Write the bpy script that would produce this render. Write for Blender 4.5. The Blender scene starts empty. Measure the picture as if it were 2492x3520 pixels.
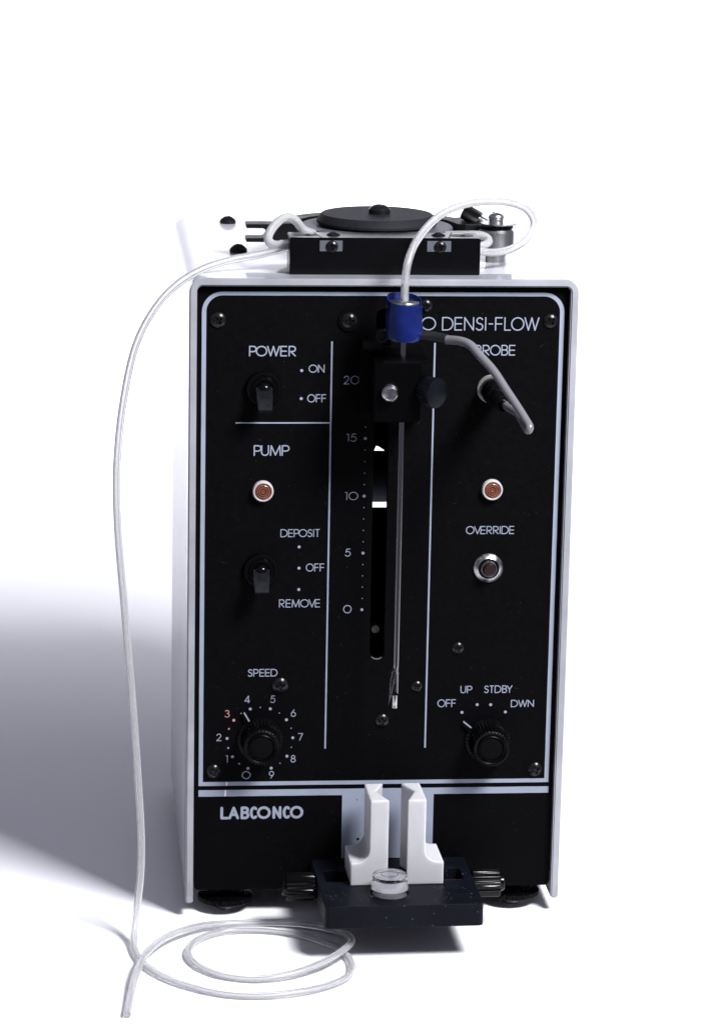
import bpy, bmesh, math, random
from mathutils import Matrix, Vector, noise
random.seed(4)
PI = math.pi
S = 0.001                                   # everything below is written in millimetres
sc = bpy.context.scene
col = sc.collection

# ------------------------------------------------------------------ camera
cd = bpy.data.cameras.new('camera'); cam = bpy.data.objects.new('camera', cd); col.objects.link(cam)
cd.sensor_fit = 'VERTICAL'; cd.sensor_height = 36.0; cd.lens = 109.935
cd.clip_start = 0.05; cd.clip_end = 60
Xc = Vector((0.99539943, -0.0939194, 0.01895053)); Yc = Vector((-0.00318167, -0.23008075, -0.97316634)); Zc = Vector((0.09575935, 0.96862892, -0.22932107))
m = Matrix((Xc, -Yc, -Zc)).transposed().to_4x4(); m.translation = Vector((-206.27, -1965.64, 742.70)) * S
cam.matrix_world = m
sc.camera = cam

# ------------------------------------------------------------------ world: a dim studio
w = bpy.data.worlds.new('World'); sc.world = w; w.use_nodes = True
w.node_tree.nodes['Background'].inputs[0].default_value = (0.62, 0.61, 0.78, 1)
w.node_tree.nodes['Background'].inputs[1].default_value = 0.29
sc.view_settings.view_transform = 'Standard'; sc.view_settings.look = 'None'
sc.view_settings.exposure = 0; sc.view_settings.gamma = 1

# ------------------------------------------------------------------ lamps: softbox above right, background bank
def area(name, loc, target, sx, sy, power, color):
    l = bpy.data.lights.new(name, 'AREA'); l.shape = 'RECTANGLE'; l.size = sx; l.size_y = sy
    l.energy = power; l.color = color
    o = bpy.data.objects.new(name, l); col.objects.link(o); o.location = loc
    o.rotation_euler = (Vector(target) - Vector(loc)).to_track_quat('-Z', 'Y').to_euler()
    return o
area('key_softbox', (0.54, -0.66, 1.17), (0.0, 0.15, 0.1), 0.36, 0.36, 42.5, (0.965, 0.965, 1.0))
bg = area('background_lamp', (0.1, 1.60, 2.35), (0.1, 2.85, 0.0), 2.2, 1.3, 66, (0.95, 0.955, 1.0)); bg.data.spread = math.radians(104)

# ------------------------------------------------------------------ helpers
W = {}
def link(o, parent=None, loc=(0, 0, 0), rot=None):
    M = Matrix.Translation(Vector(loc) * S)
    if rot is not None: M = M @ rot.to_4x4()
    col.objects.link(o)
    if parent is not None:
        o.parent = parent; o.matrix_parent_inverse = W[parent.name].inverted()
    o.matrix_basis = M
    W[o.name] = M
    return o
def thing(name, label, cat, loc, group=None):
    o = bpy.data.objects.new(name, None); o.empty_display_size = 0.02
    link(o, None, loc); o['label'] = label; o['category'] = cat
    if group: o['group'] = group
    return o
class MB:
    def __init__(s): s.v = []; s.f = []
    def add(s, vs, fs):
        n = len(s.v); s.v += [tuple(p) for p in vs]; s.f += [tuple(i + n for i in f) for f in fs]; return s
    def mesh(s, name, mat, smooth=35, bev=0, fix=True, xf=None):
        bm = bmesh.new()
        vs = [bm.verts.new(p) for p in s.v]
        for f in s.f:
            try: bm.faces.new([vs[i] for i in f])
            except ValueError: pass
        if fix: bmesh.ops.recalc_face_normals(bm, faces=bm.faces)
        if bev:
            es = [e for e in bm.edges if len(e.link_faces) == 2 and e.calc_face_angle(0) > 0.6]
            bmesh.ops.bevel(bm, geom=es, offset=bev, segments=2, affect='EDGES', clamp_overlap=True)
        if xf: bm.transform(xf)
        bm.transform(Matrix.Scale(S, 4))
        me = bpy.data.meshes.new(name); bm.to_mesh(me); bm.free()
        if smooth:
            me.shade_smooth(); me.set_sharp_from_angle(angle=math.radians(smooth))
        else: me.shade_flat()
        me.materials.append(mat)
        return me
def obj(name, mb, mat, parent=None, loc=(0, 0, 0), rot=None, smooth=35, bev=0, xf=None, label=None):
    me = mb if isinstance(mb, bpy.types.Mesh) else mb.mesh(name, mat, smooth, bev, True, xf)
    o = bpy.data.objects.new(name, me)
    link(o, parent, loc, rot)
    if label: o['label'] = label
    return o
def box(mb, x0, x1, y0, y1, z0, z1):
    v = [(x, y, z) for x in (x0, x1) for y in (y0, y1) for z in (z0, z1)]
    return mb.add(v, [(0, 1, 3, 2), (4, 6, 7, 5), (0, 4, 5, 1), (2, 3, 7, 6), (0, 2, 6, 4), (1, 5, 7, 3)])
def prism(mb, pts, a, b, axis='z'):
    n = len(pts)
    def P(p, h):
        return {'z': (p[0], p[1], h), 'y': (p[0], h, p[1]), 'x': (h, p[0], p[1])}[axis]
    v = [P(p, a) for p in pts] + [P(p, b) for p in pts]
    f = [tuple(range(n))[::-1], tuple(range(n, 2 * n))] + [(i, (i + 1) % n, n + (i + 1) % n, n + i) for i in range(n)]
    return mb.add(v, f)
def ringprism(mb, outer, inner, a, b, axis='z', closed=True):
    """outer/inner: equal-length loops; a hollow prism"""
    n = len(outer)
    def P(p, h):
        return {'z': (p[0], p[1], h), 'y': (p[0], h, p[1]), 'x': (h, p[0], p[1])}[axis]
    v = [P(p, a) for p in outer] + [P(p, a) for p in inner] + [P(p, b) for p in outer] + [P(p, b) for p in inner]
    f = []
    rng = range(n) if closed else range(n - 1)
    for i in rng:
        j = (i + 1) % n
        f += [(i, j, n + j, n + i), (2 * n + i, 3 * n + i, 3 * n + j, 2 * n + j), (i, 2 * n + i, 2 * n + j, j), (n + i, n + j, 3 * n + j, 3 * n + i)]
    if not closed:
        f += [(0, n, 3 * n, 2 * n), (n - 1, 3 * n - 1, 4 * n - 1, 2 * n - 1)]
    return mb.add(v, f)
def arc(cx, cy, rx, ry, a0, a1, n=None):
    if n is None: n = max(3, int(abs(a1 - a0) / 9))
    return [(cx + rx * math.cos(math.radians(a0 + (a1 - a0) * i / n)), cy + ry * math.sin(math.radians(a0 + (a1 - a0) * i / n))) for i in range(n + 1)]
def lathe(mb, prof, seg=48, flutes=0, closed=False, c=(0, 0, 0)):
    """profile of (r, h[, flute depth]) about +z"""
    v = []; f = []
    rows = []
    for p in prof:
        r, h = p[0], p[1]; fl = p[2] if len(p) > 2 else 0
        if r < 1e-6:
            v.append((c[0], c[1], c[2] + h)); rows.append([len(v) - 1] * seg); continue
        row = []
        for i in range(seg):
            a = 2 * PI * i / seg
            rr = r - (fl * (0.5 - 0.5 * math.cos(a * flutes)) if flutes else 0)
            v.append((c[0] + rr * math.cos(a), c[1] + rr * math.sin(a), c[2] + h)); row.append(len(v) - 1)
        rows.append(row)
    if closed: rows.append(rows[0])
    for A, B in zip(rows, rows[1:]):
        for i in range(seg):
            j = (i + 1) % seg
            q = [A[i], A[j], B[j], B[i]]; q2 = []
            for k in q:
                if k not in q2: q2.append(k)
            if len(q2) > 2: f.append(tuple(q2))
    return mb.add(v, f)
def spline(pts, step=2.0):
    P = [Vector(p) for p in pts]; P = [P[0] * 2 - P[1]] + P + [P[-1] * 2 - P[-2]]
    out = []
    for i in range(1, len(P) - 2):
        a, b, c, d = P[i - 1:i + 3]
        # centripetal Catmull-Rom
        t0 = 0; t1 = t0 + max(1e-3, (b - a).length) ** .5; t2 = t1 + max(1e-3, (c - b).length) ** .5; t3 = t2 + max(1e-3, (d - c).length) ** .5
        n = max(2, int((c - b).length / step))
        for k in range(n):
            t = t1 + (t2 - t1) * k / n
            A1 = a * ((t1 - t) / (t1 - t0)) + b * ((t - t0) / (t1 - t0)); A2 = b * ((t2 - t) / (t2 - t1)) + c * ((t - t1) / (t2 - t1)); A3 = c * ((t3 - t) / (t3 - t2)) + d * ((t - t2) / (t3 - t2))
            B1 = A1 * ((t2 - t) / (t2 - t0)) + A2 * ((t - t0) / (t2 - t0)); B2 = A2 * ((t3 - t) / (t3 - t1)) + A3 * ((t - t1) / (t3 - t1))
            out.append(B1 * ((t2 - t) / (t2 - t1)) + B2 * ((t - t1) / (t2 - t1)))
    out.append(P[-2])
    for _ in range(3):
        out = [out[0]] + [(out[i - 1] + out[i] * 2 + out[i + 1]) / 4 for i in range(1, len(out) - 1)] + [out[-1]]
    return out
def tube(mb, pts, r, bore=0, seg=20, rf=None):
    n = len(pts); T = [(pts[min(i + 1, n - 1)] - pts[max(i - 1, 0)]).normalized() for i in range(n)]
    N = T[0].orthogonal().normalized()
    v = []; f = []
    for i in range(n):
        N = (N - T[i] * N.dot(T[i])).normalized(); B = T[i].cross(N)
        ro = r * (rf(i / (n - 1)) if rf else 1)
        for rr in ([ro, bore] if bore else [ro]):
            for k in range(seg):
                a = 2 * PI * k / seg; v.append(pts[i] + N * (rr * math.cos(a)) + B * (rr * math.sin(a)))
    st = seg * (2 if bore else 1)
    for i in range(n - 1):
        for k in range(seg):
            j = (k + 1) % seg
            f.append((i * st + k, i * st + j, (i + 1) * st + j, (i + 1) * st + k))
            if bore: f.append((i * st + seg + k, (i + 1) * st + seg + k, (i + 1) * st + seg + j, i * st + seg + j))
    for e in (0, n - 1):
        if bore:
            for k in range(seg):
                j = (k + 1) % seg; f.append((e * st + k, e * st + seg + k, e * st + seg + j, e * st + j))
        else: f.append(tuple(e * st + k for k in range(seg)))
    return mb.add(v, f)
FRONT = Matrix.Rotation(PI / 2, 3, 'X')      # local +z points out of the front panel (-y)
RIGHT = Matrix.Rotation(PI / 2, 3, 'Y')      # local +z -> +x
LEFT = Matrix.Rotation(-PI / 2, 3, 'Y')

# ------------------------------------------------------------------ materials
def mat(name, color, rough=0.5, metal=0.0, spec=0.5, coat=0.0, coat_rough=0.05, trans=0.0, ior=1.5, sss=0.0, sss_r=0.004,
        var=0.0, vscale=60, bump=0.0, bscale=400, speck=None, rvar=0.0, streak=None, sheen=0):
    m = bpy.data.materials.new(name); m.use_nodes = True; nt = m.node_tree; b = nt.nodes['Principled BSDF']; L = nt.links
    b.inputs['Base Color'].default_value = (*color, 1); b.inputs['Roughness'].default_value = rough; b.inputs['Metallic'].default_value = metal
    b.inputs['Specular IOR Level'].default_value = spec; b.inputs['Coat Weight'].default_value = coat; b.inputs['Coat Roughness'].default_value = coat_rough
    b.inputs['Transmission Weight'].default_value = trans; b.inputs['IOR'].default_value = ior
    b.inputs['Subsurface Weight'].default_value = sss; b.inputs['Subsurface Scale'].default_value = sss_r
    b.inputs['Subsurface Radius'].default_value = (1, 1, 1)
    tc = nt.nodes.new('ShaderNodeTexCoord'); co = tc.outputs['Object']
    if streak:
        mp = nt.nodes.new('ShaderNodeMapping'); mp.inputs['Scale'].default_value = streak; L.new(co, mp.inputs[0]); co = mp.outputs[0]
    src = None
    if var or rvar:
        n = nt.nodes.new('ShaderNodeTexNoise'); n.inputs['Scale'].default_value = vscale; n.inputs['Detail'].default_value = 5; L.new(co, n.inputs['Vector'])
        if var:
            r = nt.nodes.new('ShaderNodeValToRGB'); r.color_ramp.elements[0].position = 0.3; r.color_ramp.elements[1].position = 0.7
            r.color_ramp.elements[0].color = (*[max(0, c * (1 - var)) for c in color], 1); r.color_ramp.elements[1].color = (*[min(1, c * (1 + var)) for c in color], 1)
            L.new(n.outputs['Fac'], r.inputs[0]); src = r.outputs[0]; L.new(src, b.inputs['Base Color'])
        if rvar:
            mr = nt.nodes.new('ShaderNodeMapRange'); mr.inputs[3].default_value = max(0, rough - rvar); mr.inputs[4].default_value = rough + rvar
            mr.inputs[1].default_value = 0.3; mr.inputs[2].default_value = 0.7
            L.new(n.outputs['Fac'], mr.inputs[0]); L.new(mr.outputs[0], b.inputs['Roughness'])
    if speck:
        scale, thr, scol = speck
        n2 = nt.nodes.new('ShaderNodeTexVoronoi'); n2.inputs['Scale'].default_value = scale; L.new(tc.outputs['Object'], n2.inputs['Vector'])
        n3 = nt.nodes.new('ShaderNodeTexNoise'); n3.inputs['Scale'].default_value = scale * 0.35; n3.inputs['Detail'].default_value = 3; L.new(tc.outputs['Object'], n3.inputs['Vector'])
        lt = nt.nodes.new('ShaderNodeMath'); lt.operation = 'LESS_THAN'; lt.inputs[1].default_value = thr; L.new(n2.outputs['Distance'], lt.inputs[0])
        gt = nt.nodes.new('ShaderNodeMath'); gt.operation = 'GREATER_THAN'; gt.inputs[1].default_value = 0.60; L.new(n3.outputs['Fac'], gt.inputs[0])
        mu = nt.nodes.new('ShaderNodeMath'); mu.operation = 'MULTIPLY'; L.new(lt.outputs[0], mu.inputs[0]); L.new(gt.outputs[0], mu.inputs[1])
        mx = nt.nodes.new('ShaderNodeMix'); mx.data_type = 'RGBA'; L.new(mu.outputs[0], mx.inputs['Factor'])
        if src: L.new(src, mx.inputs['A'])
        else: mx.inputs['A'].default_value = (*color, 1)
        mx.inputs['B'].default_value = (*scol, 1); L.new(mx.outputs['Result'], b.inputs['Base Color'])
    if bump:
        n = nt.nodes.new('ShaderNodeTexNoise'); n.inputs['Scale'].default_value = bscale; n.inputs['Detail'].default_value = 3; L.new(co, n.inputs['Vector'])
        bp = nt.nodes.new('ShaderNodeBump'); bp.inputs['Strength'].default_value = bump; bp.inputs['Distance'].default_value = 0.0002
        L.new(n.outputs['Fac'], bp.inputs['Height']); L.new(bp.outputs[0], b.inputs['Normal'])
    return m
M_paper = mat('paper', (0.84, 0.845, 0.87), 0.8, spec=0.2, var=0.01, vscale=4)
M_case = mat('white_enamel', (0.47, 0.475, 0.505), 0.36, spec=0.35, coat=0.45, coat_rough=0.06, var=0.03, vscale=30)
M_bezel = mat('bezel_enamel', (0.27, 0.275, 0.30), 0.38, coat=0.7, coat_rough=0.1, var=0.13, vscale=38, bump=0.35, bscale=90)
M_panel = mat('panel_black', (0.0013, 0.0013, 0.0016), 0.62, spec=0.04, var=0.25, vscale=300, bump=0.10, bscale=900, speck=(170, 0.06, (0.014, 0.014, 0.016)), rvar=0.06)
M_print = mat('print_ink', (0.235, 0.263, 0.33), 0.55, spec=0.3, var=0.05, vscale=80)
M_printdim = mat('print_ink_dim', (0.17, 0.185, 0.225), 0.6, spec=0.2, var=0.12, vscale=200)  # dimmer ink; carriage shadow on the scale is put into this colour
M_red = mat('red_ink', (0.40, 0.18, 0.17), 0.6, var=0.15, vscale=300)
M_pink = mat('faded_red_ink', (0.72, 0.62, 0.66), 0.6, var=0.08, vscale=300)
M_ano = mat('black_anodised', (0.0012, 0.0012, 0.0016), 0.45, spec=0.26, var=0.3, vscale=120, bump=0.15, bscale=1500, rvar=0.06)
M_anob = mat('black_anodised_bar', (0.0014, 0.0014, 0.0018), 0.42, spec=0.06, var=0.3, vscale=120, bump=0.10, bscale=1500)
M_disc = mat('grey_black_plastic', (0.0095, 0.0095, 0.0125), 0.62, spec=0.10, var=0.2, vscale=500, bump=0.30, bscale=2500, rvar=0.04)
M_disc2 = mat('worn_plastic', (0.06, 0.062, 0.075), 0.5, spec=0.3, var=0.15, vscale=120, bump=0.2, bscale=1800)
M_plate = mat('blue_black_plate', (0.0034, 0.0040, 0.0070), 0.45, spec=0.08, var=0.30, vscale=40, bump=0.12, bscale=600, speck=(330, 0.13, (0.07, 0.08, 0.12)), rvar=0.05)
M_black = mat('black_plastic', (0.0012, 0.0012, 0.0015), 0.30, spec=0.10, bump=0.1, bscale=900, rvar=0.08, vscale=200)
M_blackr = mat('black_rough', (0.0012, 0.0012, 0.0014), 0.6, spec=0.06, bump=0.6, bscale=1100)
M_gloss = mat('glossy_black', (0.0012, 0.0012, 0.0015), 0.18, spec=0.20, coat=0.0, rvar=0.04, vscale=200)
M_lever = mat('lever_plastic', (0.0050, 0.0054, 0.0078), 0.36, spec=0.09, var=0.25, vscale=180, rvar=0.08, bump=0.1, bscale=400)
M_screw = mat('black_screw', (0.006, 0.006, 0.007), 0.24, metal=0.1, spec=0.30, bump=0.12, bscale=900, rvar=0.06, vscale=500)
M_steel = mat('steel', (0.50, 0.50, 0.51), 0.27, metal=1.0, bump=0.08, bscale=800, rvar=0.08, vscale=150)
M_brushed = mat('turned_steel', (0.42, 0.42, 0.42), 0.32, metal=1.0, bump=0.10, bscale=500, rvar=0.08, vscale=200, streak=(1, 1, 0.15))
M_rod = mat('probe_steel', (0.22, 0.22, 0.225), 0.12, metal=1.0, rvar=0.04, vscale=100)
M_silver = mat('dull_silver', (0.36, 0.35, 0.33), 0.42, metal=0.8, var=0.12, vscale=300, bump=0.2, bscale=700)
M_chrome = mat('satin_chrome', (0.46, 0.46, 0.46), 0.24, metal=1.0, var=0.25, vscale=260, rvar=0.1, bump=0.1, bscale=300)
M_alu = mat('aluminium_tab', (0.060, 0.066, 0.080), 0.6, metal=0.0, var=0.08, vscale=200)
M_block = mat('block_anodised', (0.0010, 0.0010, 0.0013), 0.24, spec=0.24, bump=0.05, bscale=1500, rvar=0.03, vscale=150)
M_pe = mat('white_polyethylene', (0.47, 0.47, 0.485), 0.42, spec=0.4, sss=1.0, sss_r=0.006, var=0.02, vscale=60, bump=0.06, bscale=900)
M_ring = mat('white_plastic', (0.39, 0.375, 0.375), 0.35, sss=0.3, sss_r=0.002, var=0.03, vscale=400)
M_amber = mat('amber_lens', (0.150, 0.052, 0.030), 0.14, spec=0.5, coat=0.3, var=0.25, vscale=350)
M_redb = mat('dark_red_plastic', (0.012, 0.0035, 0.0035), 0.35, spec=0.5, var=0.2, vscale=400)
M_blue = mat('blue_tape', (0.0026, 0.0080, 0.068), 0.26, spec=0.35, var=0.22, vscale=70, bump=0.55, bscale=110, rvar=0.06)
M_cable = mat('grey_cable', (0.115, 0.114, 0.125), 0.30, spec=0.5, var=0.07, vscale=60, bump=0.08, bscale=400)
M_heat = mat('heat_shrink', (0.005, 0.005, 0.006), 0.45, spec=0.4, bump=0.2, bscale=200)
M_glass = mat('clear_acrylic', (1, 1, 1), 0.02, trans=1.0, ior=1.47)
M_carr = mat('carriage_black', (0.0009, 0.0009, 0.0012), 0.28, spec=0.08, bump=0.2, bscale=700)
M_face = mat('knob_face', (0.0030, 0.0036, 0.0058), 0.34, spec=0.10, var=0.3, vscale=90)
M_air = mat('vial_fluid', (1, 1, 1), 0.0, trans=1.0, ior=0.90)
M_brass = mat('brass_thread', (0.36, 0.26, 0.15), 0.3, metal=1.0, var=0.2, vscale=400)
M_back = mat('translucent_sheet', (0.6, 0.62, 0.68), 0.4, trans=0.0, var=0.03)
M_inner = mat('case_inside', (0.02, 0.02, 0.022), 0.6, var=0.2)
# silicone: milky, half transmitting
def silicone(name, milk, colr):
    m = bpy.data.materials.new(name); m.use_nodes = True; nt = m.node_tree; L = nt.links; b = nt.nodes['Principled BSDF']
    b.inputs['Base Color'].default_value = (*colr, 1); b.inputs['Roughness'].default_value = 0.20; b.inputs['IOR'].default_value = 1.33
    b.inputs['Transmission Weight'].default_value = 1.0
    tr = nt.nodes.new('ShaderNodeBsdfTranslucent'); tr.inputs[0].default_value = (*colr, 1)
    df = nt.nodes.new('ShaderNodeBsdfDiffuse'); df.inputs[0].default_value = (*colr, 1)
    n = nt.nodes.new('ShaderNodeTexNoise'); n.inputs['Scale'].default_value = 45; n.inputs['Detail'].default_value = 4
    tc = nt.nodes.new('ShaderNodeTexCoord'); L.new(tc.outputs['Object'], n.inputs['Vector'])
    mr = nt.nodes.new('ShaderNodeMapRange'); mr.inputs[3].default_value = milk - 0.015; mr.inputs[4].default_value = milk + 0.015; L.new(n.outputs['Fac'], mr.inputs[0])
    m1 = nt.nodes.new('ShaderNodeMixShader'); m1.inputs[0].default_value = 0.7; L.new(tr.outputs[0], m1.inputs[1]); L.new(df.outputs[0], m1.inputs[2])
    m2 = nt.nodes.new('ShaderNodeMixShader'); L.new(mr.outputs[0], m2.inputs[0]); L.new(b.outputs[0], m2.inputs[1]); L.new(m1.outputs[0], m2.inputs[2])
    L.new(m2.outputs[0], nt.nodes['Material Output'].inputs['Surface'])
    return m
M_sil = silicone('silicone', 0.20, (0.87, 0.87, 0.875))
M_silsoft = silicone('soft_silicone', 0.36, (0.72, 0.725, 0.73))
tn = M_back.node_tree
_t = tn.nodes.new('ShaderNodeBsdfTranslucent'); _t.inputs[0].default_value = (0.30, 0.31, 0.35, 1)
tn.links.new(_t.outputs[0], tn.nodes['Material Output'].inputs['Surface'])

# ------------------------------------------------------------------ setting: white paper sweep
def sweep():
    mb = MB(); prof = [(-340, 0), (0, 0), (1000, 0), (2500, 0)] + [(2500 + 900 * math.sin(math.radians(a)), 900 - 900 * math.cos(math.radians(a))) for a in range(6, 91, 6)] + [(3400, 1800), (3400, 3200)]
    v = [(x, y, z) for (y, z) in prof for x in (-1360, 1360)]
    f = [(2 * i, 2 * i + 1, 2 * i + 3, 2 * i + 2) for i in range(len(prof) - 1)]
    return mb.add(v, f)
o = obj('floor', sweep(), M_paper, smooth=60); o['kind'] = 'structure'

# ================================================================== INSTRUMENT
inst = thing('lab_instrument', 'upright white cased laboratory pump unit with black control panel and rotor on top', 'lab instrument', (0, 140, 0))

def u_shape(hw, z0, z1, t, ro, ri):
    o = [(-hw, z0)] + arc(-hw + ro, z1 - ro, ro, ro, 180, 90, 10) + arc(hw - ro, z1 - ro, ro, ro, 90, 0, 10) + [(hw, z0)]
    a = hw - t; zt = z1 - t
    i = [(-a, z0)] + arc(-a + ri, zt - ri, ri, ri, 180, 90, 10) + arc(a - ri, zt - ri, ri, ri, 90, 0, 10) + [(a, z0)]
    return o, i
mb = MB(); oo, ii = u_shape(125, 10, 430, 5.0, 9, 3.5); ringprism(mb, oo, ii, 0, 24, 'y', closed=False)
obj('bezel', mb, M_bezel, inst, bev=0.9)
mb = MB(); oo, ii = u_shape(124.8, 10, 429.8, 2.2, 9, 7); ringprism(mb, oo, ii, 24.6, 281, 'y', closed=False)
obj('cover', mb, M_case, inst, bev=0.5)
mb = MB(); oo, ii = u_shape(122.5, 12, 427.5, 1.2, 7, 6); ringprism(mb, oo, ii, 20, 30, 'y', closed=False)
obj('cover_seam', mb, M_inner, inst)

# front panel with a through slot (curve with a hole, extruded)
def plate_with_holes(name, outer, holes, thick, mat_, bev=0.0):
    cu = bpy.data.curves.new(name, 'CURVE'); cu.dimensions = '2D'; cu.fill_mode = 'BOTH'; cu.extrude = thick / 2 * S; cu.bevel_depth = bev * S
    for loop in [outer] + holes:
        sp = cu.splines.new('POLY'); sp.points.add(len(loop) - 1); sp.use_cyclic_u = True
        for p, q in zip(sp.points, loop): p.co = (q[0] * S, q[1] * S, 0, 1)
    t = bpy.data.objects.new(name, cu); col.objects.link(t)
    dg = bpy.context.evaluated_depsgraph_get(); me = bpy.data.meshes.new_from_object(t.evaluated_get(dg))
    bpy.data.objects.remove(t); bpy.data.curves.remove(cu)
    me.materials.clear(); me.materials.append(mat_); me.shade_flat()
    return me
PX = 119.4
slot = arc(0, 180.8, 4.9, 4.9, 180, 360, 14) + arc(0, 405, 4.9, 4.9, 0, 180, 14)
pan_out = arc(-PX + 3, 20.3, 3, 3, 180, 270, 5) + arc(PX - 3, 20.3, 3, 3, 270, 360, 5) + [(PX, 421.5), (PX - 3, 424.6), (-PX + 3, 424.6), (-PX, 421.5)]
pm = plate_with_holes('front_panel', pan_out, [slot], 2.6, M_panel, 0.0)
panel = obj('front_panel', pm, M_panel, inst, (0, 7.3, 0), FRONT)     # front face at y = 6
obj('slot_lip', ringprism(MB(), arc(0, 180.8, 5.2, 5.2, 180, 360, 14) + arc(0, 405, 5.2, 5.2, 0, 180, 14), arc(0, 180.8, 4.6, 4.6, 180, 360, 14) + arc(0, 405, 4.6, 4.6, 0, 180, 14), 8.7, 10.5, 'y'), M_black, panel)
mb = MB(); box(mb, -119, 119, 9, 278, 17.3, 19.2); obj('base_tray', mb, M_anob, inst, bev=0.4)
# rear panel with vents, things seen through the slot
rm = plate_with_holes('rear_panel', [(-122, 19.5), (122, 19.5), (122, 427), (-122, 427)],
     [[(15, 215.4), (45, 215.4), (45, 224.5), (15, 224.5)], [(22.8, 258.4), (31.2, 258.4), (26.2, 261.6), (24.4, 262.2)]], 1.6, M_inner)
obj('rear_panel', rm, M_inner, inst, (0, 276, 0), FRONT)
obj('rear_sheet', box(MB(), 14, 46, 264, 264.6, 222.4, 246), M_back, inst)
obj('slide_stop', lathe(MB(), [(0, 0), (3.2, 0), (3.2, 5), (2.6, 6), (0, 6.2)]), M_silver, inst, (1.0, 34, 190.5), FRONT)

# ---------------------------------------------------------------- printing
YP = 6.0
layer = [0]
def strip(mb, pts, w, jit=0.025):
    layer[0] += 1
    y = YP - 0.05 - 0.004 * (layer[0] % 12)
    P = [Vector(p) for p in pts]; closed = (P[0] - P[-1]).length < 1e-4
    if closed: P = P[:-1]
    n = len(P); L = []; R = []
    for i in range(n):
        if closed: a = P[i - 1]; b = P[(i + 1) % n]
        else: a = P[max(i - 1, 0)]; b = P[min(i + 1, n - 1)]
        d1 = (P[i] - a); d2 = (b - P[i])
        if d1.length < 1e-6: d1 = d2
        if d2.length < 1e-6: d2 = d1
        d1 = d1.normalized(); d2 = d2.normalized(); t = (d1 + d2); t = t.normalized() if t.length > 1e-3 else d1
        nn = Vector((-t.y, t.x)); k = 1 / max(0.45, abs(nn.dot(Vector((-d1.y, d1.x)))))
        j = 1 + random.uniform(-jit, jit) * 2
        L.append(P[i] + nn * (w / 2 * k * j)); R.append(P[i] - nn * (w / 2 * k * j))
    v = []; f = []
    for i in range(n): v += [(L[i].x, y, L[i].y), (R[i].x, y, R[i].y)]
    for i in range(n if closed else n - 1):
        j = (i + 1) % n; f.append((2 * i, 2 * i + 1, 2 * j + 1, 2 * j))
    mb.add(v, f)
    if not closed:
        for e, s_ in ((0, 1), (n - 1, -1)):
            d = ((P[min(e + 1, n - 1)] - P[max(e - 1, 0)]) if True else 0)
            d = (P[1] - P[0]) if e == 0 else (P[-2] - P[-1])
            a0 = math.atan2(-d.y, -d.x); r = w / 2
            pts2 = [(P[e].x + r * math.cos(a0 + math.radians(q)), P[e].y + r * math.sin(a0 + math.radians(q))) for q in range(-90, 91, 30)]
            mb.add([(p[0], y, p[1]) for p in pts2], [tuple(range(len(pts2)))])
def stroke(mb, pts, w):
    """break a stroke at its sharp corners so that every leg gets round ends"""
    cut = [0]
    for i in range(1, len(pts) - 1):
        a = Vector(pts[i]) - Vector(pts[i - 1]); b = Vector(pts[i + 1]) - Vector(pts[i])
        if a.length > 1e-5 and b.length > 1e-5 and a.angle(b) > 0.75: cut.append(i)
    cut.append(len(pts) - 1)
    for a, b in zip(cut, cut[1:]): strip(mb, pts[a:b + 1], w)
def dot(mb, x, z, r, y=None):
    layer[0] += 1
    y = YP - 0.05 - 0.004 * (layer[0] % 12) if y is None else y
    mb.add([(x + r * random.uniform(.95, 1.05) * math.cos(2 * PI * i / 18), y, z + r * random.uniform(.95, 1.05) * math.sin(2 * PI * i / 18)) for i in range(18)], [tuple(range(18))])
def rect(mb, x0, x1, z0, z1, rough=0.05, step=4.0):
    """printed bar with slightly uneven edges"""
    layer[0] += 1; y = YP - 0.05 - 0.004 * (layer[0] % 12)
    hor = (x1 - x0) > (z1 - z0); n = max(2, int(((x1 - x0) if hor else (z1 - z0)) / step)); v = []
    for i in range(n + 1):
        t = i / n; a = random.uniform(-rough, rough); b = random.uniform(-rough, rough)
        if hor: v += [(x0 + (x1 - x0) * t, y, z0 + a), (x0 + (x1 - x0) * t, y, z1 + b)]
        else: v += [(x0 + a, y, z0 + (z1 - z0) * t), (x1 + b, y, z0 + (z1 - z0) * t)]
    mb.add(v, [(2 * i, 2 * i + 1, 2 * i + 3, 2 * i + 2) for i in range(n)])
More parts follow.
